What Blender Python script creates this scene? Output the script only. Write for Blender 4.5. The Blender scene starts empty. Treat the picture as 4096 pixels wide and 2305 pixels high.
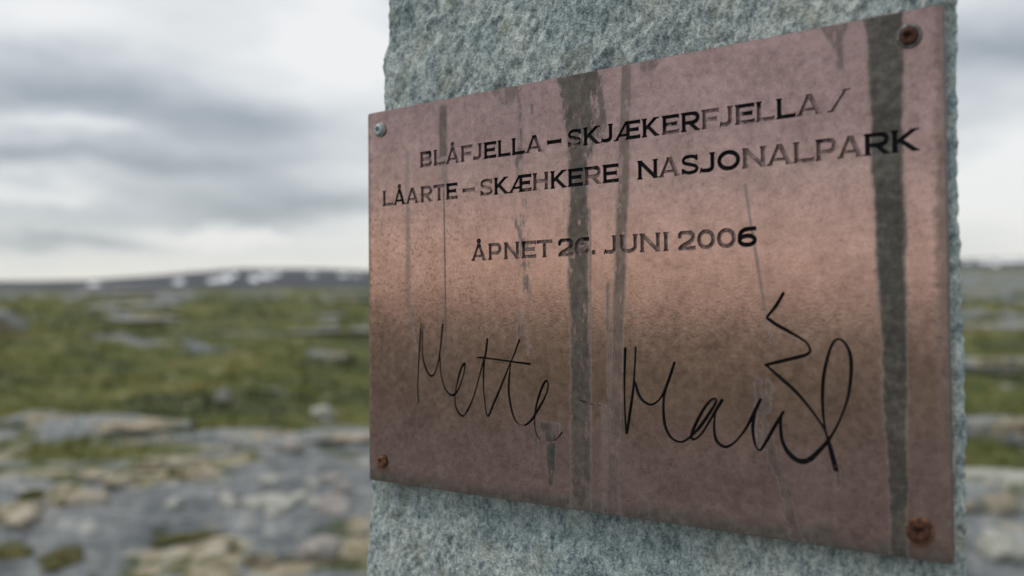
import bpy, math, random
import numpy as np
from mathutils import Matrix, Vector
from mathutils.geometry import delaunay_2d_cdt

scene = bpy.context.scene
COL = scene.collection
EYE = 1.45                                   # camera height over the ground at the monument (m)

# ------------------------------------------------------------------ camera
cam_data = bpy.data.cameras.new('camera')
cam = bpy.data.objects.new('camera', cam_data)
COL.objects.link(cam)
cam.location = (0, 0, EYE)
cam.rotation_euler = (math.pi / 2, 0, 0)
cam_data.lens = 35.0
cam_data.sensor_width = 36.0
cam_data.clip_start = 0.02
cam_data.clip_end = 40000
cam_data.dof.use_dof = True
cam_data.dof.focus_distance = 0.462
cam_data.dof.aperture_fstop = 6.2
scene.camera = cam

# ------------------------------------------------------------------ exposure
scene.view_settings.view_transform = 'Standard'
scene.view_settings.look = 'None'
scene.view_settings.exposure = 0.0
scene.view_settings.gamma = 1.0
scene.view_settings.use_curve_mapping = False
scene.render.resolution_x = 1024
scene.render.resolution_y = 576

SUN_AZ, SUN_EL = -92.0, 52.0                # degrees, azimuth from +Y towards +X


# ------------------------------------------------------------------ node helper
class S:
    """A node socket with arithmetic."""
    def __init__(self, g, s): self.g, self.s = g, s
    def __add__(self, o): return self.g.m('ADD', self, o)
    __radd__ = __add__
    def __sub__(self, o): return self.g.m('SUBTRACT', self, o)
    def __rsub__(self, o): return self.g.m('SUBTRACT', o, self)
    def __mul__(self, o): return self.g.m('MULTIPLY', self, o)
    __rmul__ = __mul__
    def __truediv__(self, o): return self.g.m('DIVIDE', self, o)


class Graph:
    def __init__(self, nt):
        self.nt = nt; nt.nodes.clear()
    def n(self, t, **kw):
        nd = self.nt.nodes.new(t)
        for k, v in kw.items(): setattr(nd, k, v)
        return nd
    def put(self, sock, v):
        if isinstance(v, S): self.nt.links.new(v.s, sock)
        elif isinstance(v, (tuple, list)) and len(v) == 3 and len(getattr(sock, 'default_value', ())) == 4:
            sock.default_value = (*v, 1)
        else: sock.default_value = v
    def m(self, op, a, b=None, c=None, clamp=False):
        nd = self.n('ShaderNodeMath', operation=op, use_clamp=clamp)
        for i, v in enumerate((a, b, c)):
            if v is not None: self.put(nd.inputs[i], v)
        return S(self, nd.outputs[0])
    def step(self, x, lo, hi, smooth=True):
        nd = self.n('ShaderNodeMapRange', interpolation_type='SMOOTHSTEP' if smooth else 'LINEAR')
        nd.clamp = True
        self.put(nd.inputs[0], x); self.put(nd.inputs[1], lo); self.put(nd.inputs[2], hi)
        return S(self, nd.outputs[0])
    def mix(self, f, a, b, mode='MIX'):
        nd = self.n('ShaderNodeMix', data_type='RGBA', blend_type=mode)
        self.put(nd.inputs[0], f); self.put(nd.inputs[6], a); self.put(nd.inputs[7], b)
        return S(self, nd.outputs[2])
    def fmix(self, f, a, b):
        nd = self.n('ShaderNodeMix', data_type='FLOAT')
        self.put(nd.inputs[0], f); self.put(nd.inputs[2], a); self.put(nd.inputs[3], b)
        return S(self, nd.outputs[0])
    def noise(self, vec, scale, detail=3, rough=.55, w=None, dist=0.0):
        nd = self.n('ShaderNodeTexNoise', noise_dimensions='4D' if w is not None else '3D')
        self.put(nd.inputs['Vector'], vec)
        nd.inputs['Scale'].default_value = scale; nd.inputs['Detail'].default_value = detail
        nd.inputs['Roughness'].default_value = rough; nd.inputs['Distortion'].default_value = dist
        if w is not None: self.put(nd.inputs['W'], w)
        return S(self, nd.outputs[0])
    def vor(self, vec, scale, feature='F1', rnd=1.0):
        nd = self.n('ShaderNodeTexVoronoi', feature=feature)
        self.put(nd.inputs['Vector'], vec); nd.inputs['Scale'].default_value = scale
        nd.inputs['Randomness'].default_value = rnd
        return S(self, nd.outputs['Distance'])
    def mapping(self, vec, loc=(0, 0, 0), rot=(0, 0, 0), scale=(1, 1, 1)):
        nd = self.n('ShaderNodeMapping')
        self.put(nd.inputs[0], vec)
        nd.inputs[1].default_value = loc; nd.inputs[2].default_value = rot; nd.inputs[3].default_value = scale
        return S(self, nd.outputs[0])
    def sep(self, vec):
        nd = self.n('ShaderNodeSeparateXYZ'); self.put(nd.inputs[0], vec)
        return [S(self, o) for o in nd.outputs]
    def comb(self, x, y, z):
        nd = self.n('ShaderNodeCombineXYZ')
        for i, v in enumerate((x, y, z)): self.put(nd.inputs[i], v)
        return S(self, nd.outputs[0])
    def coord(self, which='Object'):
        return S(self, self.n('ShaderNodeTexCoord').outputs[which])
    def ramp(self, f, stops):
        nd = self.n('ShaderNodeValToRGB'); self.put(nd.inputs[0], f)
        e = nd.color_ramp.elements
        while len(e) < len(stops): e.new(0.5)
        for i, (p, c) in enumerate(stops): e[i].position = p; e[i].color = (*c, 1)
        return S(self, nd.outputs[0])
    def bump(self, h, strength, dist, normal=None):
        nd = self.n('ShaderNodeBump'); self.put(nd.inputs['Height'], h)
        nd.inputs['Strength'].default_value = strength; nd.inputs['Distance'].default_value = dist
        if normal is not None: self.put(nd.inputs['Normal'], normal)
        return S(self, nd.outputs[0])
    def attr(self, name, kind='GEOMETRY', out='Fac'):
        nd = self.n('ShaderNodeAttribute', attribute_type=kind); nd.attribute_name = name
        return S(self, nd.outputs[out])
    def bsdf(self, **kw):
        nd = self.n('ShaderNodeBsdfPrincipled')
        for k, v in kw.items(): self.put(nd.inputs[k.replace('_', ' ')], v)
        out = self.n('ShaderNodeOutputMaterial')
        self.nt.links.new(nd.outputs[0], out.inputs[0])
        return nd


def material(name):
    m = bpy.data.materials.new(name); m.use_nodes = True
    return m, Graph(m.node_tree)


# ------------------------------------------------------------------ world: broken cloud over a clear sky
world = bpy.data.worlds.new('World'); scene.world = world
world.use_nodes = True
g = Graph(world.node_tree)
sky = g.n('ShaderNodeTexSky', sky_type='NISHITA')
sky.sun_disc = False
sky.sun_elevation = math.radians(SUN_EL); sky.sun_rotation = math.radians(SUN_AZ)
d = g.coord('Generated')
dx, dy, dz = g.sep(d)
az0 = g.m('ARCTAN2', dx, dy) * 57.2958
el0 = g.m('ARCSINE', dz) * 57.2958
q = g.mapping(d, scale=(1, 1, 3.2))
wa = g.noise(q, 6.0, 6, .6) - .5
wb = g.noise(g.mapping(q, loc=(3, 7, 1)), 8.5, 6, .6) - .5
az = az0 + wa * 11.0
el = el0 + wb * 3.9
val = 0.665 + (g.noise(g.mapping(d, loc=(1.3, .4, 2), scale=(1, 1, 3.4)), 2.4, 6, .55) - .5) * 1.05 + (g.noise(g.mapping(q, loc=(8, 1, 3)), 11.0, 5, .6) - .5) * .22
val = val + g.step(el0, 16, 50) * .30
side = g.step(g.m('COSINE', (az0 + 122.0) / 57.2958), .45, .95)          # the quarter where the low sun stands behind the cloud
val = val - side * g.step(el + wb * 4.0, 4.5, 10.0) * g.step(el0, 34, 20) * .17
for a, e, sa, se, amp in (
        (-24, 10.4, 8, 1.9, -.34), (-14, 9.0, 6, 1.7, -.26), (-11.5, 4.7, 5.5, 1.25, -.38), (-17.5, 6.7, 5, 1.0, -.25),
        (-26, 7.0, 4, .6, -.22), (-24.5, 2.2, 5, .45, -.26), (-24.5, 14.3, 5, 2.2, .22), (-9.5, 13.2, 5, 4.5, .30),
        (-26, 5.2, 3.5, .6, .25), (-15.5, 3.0, 4.5, .6, .28), (-24, 8.4, 3.2, .45, .2),
        (27, 12.2, 5, 1.3, -.22), (27, 5.5, 5, 3.2, .32), (25, 15, 4, 1.2, .1)):
    u = (az - a) / sa; v = (el - e) / se
    val = val + g.m('EXPONENT', (u * u + v * v) * -1.0) * (amp * 1.22)
band = g.m('EXPONENT', g.m('MAXIMUM', el0 + wb * 2.0, 0.0) * -.36)      # clear strip of pale light all round the horizon
val = val + band * .36
low = g.step(g.m('COSINE', (az0 + 96.0) / 57.2958), .78, .97) * g.step(el0 + wb * 3.0, 7.0, 2.6)
val = val + low * .42
cloud = g.ramp(val, [(0.0, (.27, .31, .36)), (.28, (.385, .43, .475)), (.55, (.59, .63, .67)), (.78, (.80, .83, .85)),
                     (1.0, (.95, .96, .965))])
warm = g.mix(g.m('MULTIPLY', band, 1.0, clamp=True), (1, 1, 1), (1.03, .985, .87))
cloud = g.mix(1.0, cloud, warm, 'MULTIPLY')
cloud = g.mix(low, cloud, g.mix(1.0, cloud, (1.13, 1.0, .82), 'MULTIPLY'))
cl10 = g.mix(1.0, cloud, (9.2, 9.2, 9.2), 'MULTIPLY')
final = g.mix(.93, S(g, sky.outputs[0]), cl10)
bg = g.n('ShaderNodeBackground')
g.put(bg.inputs[0], final); bg.inputs[1].default_value = 0.105
wo = g.n('ShaderNodeOutputWorld'); g.nt.links.new(bg.outputs[0], wo.inputs[0])

sun_data = bpy.data.lights.new('sun', 'SUN')
sun_data.energy = 1.1; sun_data.angle = math.radians(22); sun_data.color = (1.0, .95, .87)
sun = bpy.data.objects.new('sun', sun_data); COL.objects.link(sun)
_a, _e = math.radians(SUN_AZ), math.radians(SUN_EL)
sdir = Vector((math.sin(_a) * math.cos(_e), math.cos(_a) * math.cos(_e), math.sin(_e)))
sun.rotation_euler = sdir.to_track_quat('Z', 'Y').to_euler()

# ------------------------------------------------------------------ numpy noise
_rng = np.random.RandomState(7)
_perm = np.concatenate([_rng.permutation(256)] * 3)
_grad = _rng.normal(size=(256, 3)); _grad /= np.linalg.norm(_grad, axis=1)[:, None]


def perlin(x, y, z):
    xi, yi, zi = np.floor(x).astype(int), np.floor(y).astype(int), np.floor(z).astype(int)
    xf, yf, zf = x - xi, y - yi, z - zi
    f = lambda t: t * t * t * (t * (t * 6 - 15) + 10)
    u, v, w = f(xf), f(yf), f(zf)
    out = 0
    for i in (0, 1):
        for j in (0, 1):
            for k in (0, 1):
                h = _perm[_perm[_perm[(xi + i) & 255] + ((yi + j) & 255)] + ((zi + k) & 255)]
                gr = _grad[h]
                dot = gr[..., 0] * (xf - i) + gr[..., 1] * (yf - j) + gr[..., 2] * (zf - k)
                out = out + dot * (u if i else 1 - u) * (v if j else 1 - v) * (w if k else 1 - w)
    return out * 1.5


def fbm(x, y, z=0.0, oct=4, gain=.5):
    x = np.asarray(x, float); y = np.asarray(y, float); z = np.zeros_like(x) + z
    a, s, t = 1.0, 1.0, 0
    for o in range(oct):
        t = t + a * perlin(x * s + 17.3 * o, y * s + 5.1 * o, z * s + 9.7 * o); a *= gain; s *= 2.03
    return t


def sst(x, a, b):
    t = np.clip((x - a) / (b - a), 0, 1); return t * t * (3 - 2 * t)


# ------------------------------------------------------------------ object helpers
def link(name, verts, faces, mats, parent=None, smooth=True, loc=None, fmat=None):
    me = bpy.data.meshes.new(name)
    me.from_pydata([tuple(v) for v in verts] if not isinstance(verts, np.ndarray) else verts.tolist(), [],
                   faces.tolist() if isinstance(faces, np.ndarray) else faces)
    for m in (mats if isinstance(mats, (list, tuple)) else [mats]): me.materials.append(m)
    if smooth: me.polygons.foreach_set('use_smooth', [True] * len(me.polygons))
    if fmat is not None: me.polygons.foreach_set('material_index', fmat)
    me.update()
    o = bpy.data.objects.new(name, me); COL.objects.link(o)
    if parent is not None: o.parent = parent
    if loc is not None: o.location = loc
    return o


def tag(o, label=None, cat=None, group=None, kind=None):
    for k, v in (('label', label), ('category', cat), ('group', group), ('kind', kind)):
        if v: o[k] = v
    return o


# ================================================================== GROUND
TH_TAB = np.array([-180, -130, -90, -60, -40, -27.2, -23.5, -19.5, -14.9, -11, -8.4, 0, 10, 18, 24.3, 27.2, 34, 60, 110, 180.])
RIDGE = np.array([3.0, 2.0, 1.2, .8, .6, .5, .5, .6, .6, .8, 1.1, 2, 4, 5.5, 6.6, 6.9, 7, 4, 2.5, 3.0])      # height at 300 m
HILL = np.array([60, 40, 30, 25, 28, 34, 38, 62, 97, 95, 84, 70, 85, 105, 131, 134, 140, 90, 50, 60.])        # height at 5 km


def crest(th):
    return np.interp(th, [-180, -27, -14, -8, 0, 24, 40, 180], [11, 13.2, 11.5, 10.2, 10, 8.2, 9, 11])


def ground_h(x, y):
    x = np.asarray(x, float); y = np.asarray(y, float)
    r = np.hypot(x, y); th = np.degrees(np.arctan2(x, y))
    rc = crest(th) + .5 * fbm(x * .35, y * .35, 3.1, 3)
    hr = np.interp(th, TH_TAB, RIDGE); hh = np.interp(th, TH_TAB, HILL)
    h = -.85 * sst(r, rc, rc + 3.2)
    h = h + sst(np.log(np.maximum(r, .1)), np.log(13.), np.log(95.)) * 1.85
    h = h + (hr - 1.0) * sst(r, 90, 300)
    h = h - (hr + 16) * sst(r, 330, 1300)
    h = h + (hh + 16) * sst(r, 2600, 5000) - (hh * .5 + 8) * sst(r, 5200, 6500)
    amp = np.interp(r, [0, 3, 8, 20, 60, 150, 400, 1500, 3000, 6000], [.03, .05, .07, .16, .28, .35, .6, 2, 5, 8])
    sc = np.interp(r, [0, 8, 25, 80, 300, 1500, 6000], [1.4, 1.1, .35, .1, .03, .006, .0022])
    # noise in a few fixed wavelengths, weighted by distance
    n = .065 * fbm(x * 1.3, y * 1.3, .5, 5) * np.interp(r, [0, 1, 25, 60], [.6, 1, 1, 0])
    n = n + .46 * fbm(x * .17, y * .17, 2.5, 4) * np.interp(r, [0, 4, 16, 45, 110, 250], [0, .15, 1, 1, .6, 0])
    n = n + .8 * fbm(x * .022, y * .022, 4.5, 4) * np.interp(r, [0, 40, 140, 400, 900], [0, .2, .8, .8, 1])
    n = n + 9 * fbm(x * .0021, y * .0021, 6.5, 5) * np.interp(r, [0, 1500, 3500, 6000], [0, .1, .55, 1])
    return h + n


def ell(x, y, cx, cy, sx, sy, rot=0):
    c, s = math.cos(rot), math.sin(rot)
    ux, uy = (x - cx) * c + (y - cy) * s, -(x - cx) * s + (y - cy) * c
    return np.exp(-((ux / sx) ** 2 + (uy / sy) ** 2))


def zones(x, y):
    """rock / pale moss / green heath weights"""
    r = np.hypot(x, y); th = np.degrees(np.arctan2(x, y))
    rc = crest(th)
    n1 = fbm(x * .55, y * .55, 11., 4); n2 = fbm(x * 1.5, y * 1.5, 21., 4); n3 = fbm(x * .09, y * .09, 31., 4)
    nf = fbm(x * .012, y * .012, 41., 4)
    rock = .55 + .9 * n1
    tan = .10 + .8 * n2 + .25 * n1
    green = -.1 + .7 * fbm(x * .8, y * .8, 51., 4)
    # near slab
    e = ell
    rock = rock + 1.9 * e(x, y, -1.7, 6.5, 1.05, .8) + 1.4 * e(x, y, -1.6, 8.0, .7, .8) + 1.1 * e(x, y, -2.6, 6.9, .8, .38)
    tan = tan + .65 * e(x, y, -2.9, 7.95, .75, .65) + .8 * e(x, y, -2.95, 6.0, .38, .33) + .5 * e(x, y, -1.7, 5.2, 1.4, .33) + .45 * e(x, y, -4.0, 9.9, 2.2, 1.5) + .3 * e(x, y, -2.2, 9.6, 1.2, .5)
    green = green + .55 * e(x, y, -3.2, 8.7, .9, .8) + .4 * e(x, y, -2.3, 5.0, .5, .2) + .75 * e(x, y, -4.4, 10.4, 2.2, 1.6)
    tan = tan - 1.2 * e(x, y, -1.6, 6.7, .9, .65); green = green - 1.2 * e(x, y, -1.6, 6.9, .95, 1.0)
    # the hollow and the slope behind the rock crest are green
    slope = sst(r, rc - .6, rc + .7) * (1 - .55 * sst(r, 30, 75))
    green = green + slope * 1.5; rock = rock - slope * .55; tan = tan - slope * .25
    rock = rock + sst(r, rc + 1, rc + 10) * (.9 * n3 + .35 * n1)
    nm = fbm(x * .30, y * .42, 61., 4); nk = fbm(x * .24, y * .36, 71., 4)
    mid = sst(r, rc + 6, rc + 14) * (1 - sst(r, 150, 260))
    right = sst(th, 8, 20) * sst(r, 24, 40)
    rock = rock + mid * (2.3 * nm - .42 + .8 * right) + 1.2 * e(x, y, -31, 72, 12, 24); tan = tan + mid * (1.5 * nk - .32)
    back = sst(np.abs(th + 112), 60, 30) * sst(r, 2, 5); rock = rock + 1.75 * back; green = green + .35 * back; tan = tan - .6 * back      # unseen ground left and behind, made rocky to tone the plaque's reflection
    # rock patches on the far slope
    rock = rock + 1.9 * e(x, y, -9.0, 31.5, 2.4, 2.0) + 1.5 * e(x, y, -6.2, 33, 2.2, 1.8) + 1.0 * e(x, y, -12.5, 37, 3, 2.5)
    rock = rock + 1.2 * e(x, y, -4.6, 25.5, 1.6, .7) + .9 * e(x, y, -17, 40, 4.5, 3)
    tan = tan + .9 * e(x, y, -5.5, 38, 4, 4)
    rock = rock + 1.5 * e(x, y, 7.0, 15.0, 2, .8) + .9 * e(x, y, 13, 24, 5, 1.8) - .4 * e(x, y, 8, 18.5, 3, 1.4)
    green = green + .9 * e(x, y, 8.4, 18.5, 3, 1.6) + .8 * e(x, y, 3.2, 6.6, .8, .5)
    far = sst(r, 55, 170)
    rock = rock + far * (.02 + .9 * nf + 1.2 * n3 * (1 - sst(r, 250, 500)) + 1.3 * (th > 10) + .7 * e(x, y, -60, 150, 30, 60))
    green = green + far * 1.0
    w = np.stack([np.exp(4.5 * rock), np.exp(4.5 * tan), np.exp(4.5 * green)], -1)
    return w / w.sum(-1, keepdims=True)


radii = np.concatenate([np.geomspace(.25, 3, 14)[:-1], np.geomspace(3, 80, 230)[:-1], np.geomspace(80, 1400, 56)[:-1], np.geomspace(1400, 6500, 110)])
th_f = np.linspace(-36, 36, 420); th_r = np.linspace(36, 324, 190)[1:-1]
theta = np.radians(np.concatenate([th_f, th_r]))


def build_ground():
    RR, TT = np.meshgrid(radii, theta, indexing='ij')
    X, Y = RR * np.sin(TT), RR * np.cos(TT)
    Z = ground_h(X, Y)
    nR, nT = RR.shape
    W = zones(X, Y)
    split = int(np.searchsorted(radii, 1400))
    idx = np.arange(nR * nT).reshape(nR, nT)

    def part(name, a, b, mat, centre):
        sub = idx[a:b + 1]
        P = np.stack([X[a:b + 1], Y[a:b + 1], Z[a:b + 1]], -1).reshape(-1, 3)
        k = np.arange(sub.size).reshape(sub.shape)
        k2 = np.roll(k, -1, axis=1)
        F = np.stack([k[:-1], k[1:], k2[1:], k2[:-1]], -1).reshape(-1, 4)
        F = F[:, ::-1].tolist()
        zz = W[a:b + 1].reshape(-1, 3)
        if centre:
            P = np.vstack([P, [[0, 0, float(ground_h(0.001, 0.))]]]); c = len(P) - 1
            F += [[c, int(k2[0, i]), int(k[0, i])] for i in range(nT)]
            zz = np.vstack([zz, [[1, 0, 0]]])
        o = link(name, P, F, mat)
        at = o.data.color_attributes.new('zone', 'FLOAT_COLOR', 'POINT')
        at.data.foreach_set('color', np.hstack([zz, np.ones((len(zz), 1))]).ravel().astype(np.float32))
        return tag(o, kind='structure')
    part('ground', 0, split, MAT_GROUND, True)
    part('hill', split, nR - 1, MAT_HILL, False)


MAT_GROUND, g = material('tundra_ground')
p = g.coord('Object')
zn = g.n('ShaderNodeAttribute'); zn.attribute_name = 'zone'
zr, zt, zg = g.sep(S(g, zn.outputs['Vector']))
nz0 = g.noise(g.mapping(p, scale=(.55, 1, 1)), .42, 6, .62)
nz = g.noise(p, 9.0, 6, .62); nz2 = g.noise(p, 2.3, 6, .6); nz3 = g.noise(p, 34.0, 4, .6)
rock = g.ramp(nz * .45 + nz2 * .55, [(.34, (.044, .052, .060)), (.45, (.115, .130, .140)), (.54, (.20, .215, .222)), (.66, (.42, .425, .40))])
lich = g.step(g.noise(p, 13.0, 4, .55) + (nz2 - .5) * .3, .60, .70)
rock = g.mix(lich * .75, rock, (.47, .47, .40))
rock = g.mix(g.step(g.noise(p, 17.0, 4, .6), .60, .70) * .6, rock, (.045, .05, .052))
tan = g.ramp(nz * .6 + nz3 * .4, [(.34, (.085, .080, .030)), (.45, (.22, .19, .105)), (.55, (.41, .36, .265)), (.68, (.56, .51, .42))])
grn = g.ramp(nz2 * .35 + nz * .25 + nz0 * .4, [(.36, (.014, .021, .004)), (.45, (.045, .060, .008)), (.54, (.11, .118, .018)), (.64, (.25, .205, .09))])
grn = g.mix(g.step(nz3, .62, .75) * .5, grn, (.21, .19, .13))
jit = (nz - .5) * 1.6 + (nz2 - .5) * 2.2
a = g.step(zr + jit, .35, .65); b = g.step(zt + (g.noise(g.mapping(p, loc=(5, 3, 1)), 4.2, 6, .65) - .5) * 3.0, .40, .64)
col = g.mix(a, grn, rock); col = g.mix(b, col, tan)
crack = g.step(g.vor(g.mapping(p, scale=(1, 1.6, 1)), .9, 'DISTANCE_TO_EDGE'), 0, .05)
nrm = g.bump(nz * .5 + nz3 * .22 + nz2 * .6 + crack * .12, .9, .10)
g.bsdf(Base_Color=col, Roughness=.9, Normal=nrm)

MAT_HILL, g = material('far_heath')
p = g.coord('Object')
n = g.noise(p, .006, 6, .6)
col = g.ramp(n, [(.35, (.010, .012, .020)), (.58, (.022, .025, .034)), (.78, (.062, .065, .074))])
g.bsdf(Base_Color=col, Roughness=1.0)

build_ground()

# air: one closed box of even haze round everything
MAT_HAZE, g = material('haze_air')
pv = g.n('ShaderNodeVolumePrincipled')
pv.inputs['Color'].default_value = (.84, .91, 1.0, 1); pv.inputs['Density'].default_value = 3.4e-5
pv.inputs['Anisotropy'].default_value = .2
o_ = g.n('ShaderNodeOutputMaterial'); g.nt.links.new(pv.outputs[0], o_.inputs['Volume'])
HB = 7200.; Z0, Z1 = -60., 240.
hz = link('haze', [(-HB, -HB, Z0), (HB, -HB, Z0), (HB, HB, Z0), (-HB, HB, Z0), (-HB, -HB, Z1), (HB, -HB, Z1), (HB, HB, Z1), (-HB, HB, Z1)],
          [(0, 3, 2, 1), (4, 5, 6, 7), (0, 1, 5, 4), (1, 2, 6, 5), (2, 3, 7, 6), (3, 0, 4, 7)], MAT_HAZE, smooth=False)
tag(hz, kind='stuff')

# snow patches lying on the far hill
MAT_SNOW, g = material('old_snow')
p = g.coord('Object')
g.bsdf(Base_Color=g.mix(g.step(g.noise(p, .05, 4), .4, .7), (.86, .88, .90), (.78, .80, .83)), Roughness=.7)


def snow(az_deg, dist, wid, dep, seed):
    rs = np.random.RandomState(seed)
    a0 = math.radians(az_deg); cx, cy = dist * math.sin(a0), dist * math.cos(a0)
    nr, ns = 7, 40
    P, F = [], []
    ang = np.linspace(0, 2 * np.pi, ns, endpoint=False)
    rad = 1 + .55 * fbm(np.cos(ang) * 1.7 + seed * 3.1, np.sin(ang) * 1.7, 5., 3)
    for i in range(nr + 1):
        f = i / nr
        ux, uy = np.cos(ang) * rad * f * wid, np.sin(ang) * rad * f * dep
        xs = cx + ux * math.cos(a0) + uy * math.sin(a0); ys = cy - ux * math.sin(a0) + uy * math.cos(a0)
        zs = ground_h(xs, ys) + 2.2 * (1 - f ** 4) - 1.2 * f ** 4 + (0 if i else 0)
        P += list(zip(xs, ys, zs))
    for i in range(nr):
        for j in range(ns):
            k = (j + 1) % ns
            F.append((i * ns + j, i * ns + k, (i + 1) * ns + k, (i + 1) * ns + j))
    return tag(link('snow_patch', P, F, MAT_SNOW), kind='structure')


for i, (az_, dist_, w_, d_) in enumerate((
        (-22.8, 3900, 26, 200), (-18.5, 3750, 22, 180), (-16.7, 3700, 22, 160), (-16.1, 3800, 26, 180), (-15.6, 3980, 14, 110),
        (-14.5, 3720, 20, 160), (-13.9, 3860, 24, 180), (-13.3, 4020, 18, 120), (-11.3, 4020, 18, 150), (-9.6, 4080, 22, 150), (-8.9, 4050, 14, 110),
        (25.4, 4360, 34, 150), (26.4, 4420, 52, 180), (27.3, 4380, 50, 170), (24.6, 4300, 18, 80), (25.9, 4120, 18, 90))):
    snow(az_, dist_, w_, d_, 100 + i)


# ------------------------------------------------------------------ loose stones, moss cushions, outcrops
def blob(name, x, y, sx, sy, sz, seed, mat, sink=.25, rot=0., ang=.3, sub=3, lump=.35, parent=None):
    import bmesh
    bm = bmesh.new(); bmesh.ops.create_icosphere(bm, subdivisions=sub, radius=1)
    V = np.array([v.co[:] for v in bm.verts]); F = [[v.index for v in f.verts] for f in bm.faces]; bm.free()
    n = fbm(V[:, 0] * 1.1 + seed * 7.3, V[:, 1] * 1.1, V[:, 2] * 1.1 + seed, 4)
    V = V * (1 + lump * n)[:, None]
    if ang > 0:                                                     # cut a few faces into the rock
        rs = np.random.RandomState(seed + 5)
        for _ in range(7):
            nn = rs.normal(size=3); nn /= np.linalg.norm(nn); t = rs.uniform(.62, .9)
            s = V @ nn; V = V - np.outer(np.maximum(s - t, 0) * (1 - .1 / max(ang, .1) * .2), nn)
    V = V * [sx, sy, sz]
    c, s = math.cos(rot), math.sin(rot)
    V = np.stack([V[:, 0] * c - V[:, 1] * s, V[:, 0] * s + V[:, 1] * c, V[:, 2] + sz * (1 - 2 * sink)], -1)
    return link(name, V, F, mat, loc=(x, y, float(ground_h(x, y))), parent=parent)


def rock_mat(name, dark, mid, pale, lichen, moss=0.):
    m, g = material(name)
    p = g.coord('Object')
    n = g.noise(p, 11.0, 6, .6); n2 = g.noise(p, 45.0, 4, .6)
    c = g.ramp(n * .7 + n2 * .3, [(.33, dark), (.5, mid), (.66, pale)])
    c = g.mix(g.step(g.noise(p, 19.0, 4), .56, .64) * .6, c, lichen)
    if moss:
        q2 = g.noise(p, 2.6, 6, .65)
        c = g.mix(g.step(q2, .47, .55) * moss, c, g.ramp(g.noise(p, 7.0, 5), [(.36, (.085, .085, .025)), (.5, (.25, .20, .12)), (.64, (.45, .38, .28))]))
    g.bsdf(Base_Color=c, Roughness=.88, Normal=g.bump(n * .6 + n2 * .3, .8, .03))
    return m


MAT_PALE = rock_mat('pale_lichen_stone', (.24, .245, .22), (.39, .39, .345), (.54, .535, .48), (.46, .47, .375))
MAT_GREY = rock_mat('grey_bedrock', (.10, .115, .125), (.19, .21, .22), (.36, .375, .37), (.50, .50, .44), .8)
MAT_PINK = rock_mat('pinkish_stone', (.22, .20, .185), (.34, .305, .285), (.48, .45, .42), (.45, .44, .38))

m_, g = material('tan_moss')
p = g.coord('Object')
n = g.noise(p, 14, 5, .6); n2 = g.noise(p, 60, 3, .6)
c = g.ramp(n * .6 + g.noise(p, 5, 4) * .4, [(.38, (.095, .092, .034)), (.46, (.255, .22, .135)), (.53, (.45, .395, .305)), (.64, (.58, .53, .44))])
g.bsdf(Base_Color=c, Roughness=.95, Normal=g.bump(n * .5 + n2 * .5, 1.0, .04))
MAT_MOSS = m_
m_, g = material('olive_heather')
p = g.coord('Object')
n = g.noise(p, 16, 5, .6)
g.bsdf(Base_Color=g.ramp(n, [(.33, (.030, .034, .010)), (.5, (.085, .085, .022)), (.66, (.16, .135, .05))]), Roughness=.95,
       Normal=g.bump(n, 1.0, .05))
MAT_OLIVE = m_

G_SLAB = 'pale stones on the grey rock slab'
for i, (x, y, sx, sy, sz, mat, label) in enumerate((
        (-1.52, 6.20, .23, .15, .07, MAT_PALE, 'widest flat pale stone in the middle of the grey rock slab'),
        (-1.07, 5.98, .17, .13, .09, MAT_PINK, 'pinkish white stone on the slab nearest to the pillar edge'),
        (-1.12, 6.62, .10, .08, .07, MAT_PINK, 'pinkish stone at the back of the slab right beside the pillar'),
        (-1.68, 6.92, .09, .08, .05, MAT_PALE, "small pale stone behind the widest flat stone on the slab"), (-1.56, 6.50, .15, .08, .05, MAT_PALE, "elongated pale stone touching the back of the widest flat stone"),
        (-1.80, 6.32, .10, .08, .05, MAT_PALE, "small pale stone left of the widest flat stone on the slab"), (-1.38, 6.47, .10, .07, .05, MAT_PALE, "small pale stone right of the widest flat stone's back edge"),
        (-1.36, 6.78, .08, .06, .05, MAT_PALE, "small pale stone at the back of the slab between two others near the pillar"), (-1.43, 5.98, .09, .07, .04, MAT_PALE, "small flat pale stone in front of the widest flat stone"),
        (-1.24, 6.26, .09, .06, .04, MAT_PALE, "small pale stone between the widest flat stone and the pinkish white stone"), (-1.90, 6.60, .09, .06, .04, MAT_PALE, "pale stone farther left than the others at the slab's middle"),
        (-1.26, 6.95, .10, .06, .05, MAT_PINK, "pinkish small stone at the back of the slab left of the pillar"), (-2.08, 6.10, .08, .06, .04, MAT_PALE, "tiny pale stone low on the slab towards the tan cushions"),
        (-2.12, 7.25, .07, .05, .04, MAT_PALE, "tiny pale stone alone at the far back of the grey slab"))):
    o = blob('stone', x, y, sx * .8, sy * .8, sz * .8, 20 + i, mat, .35, i * 1.7, sub=3)
    tag(o, label, 'stone', G_SLAB)

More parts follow.
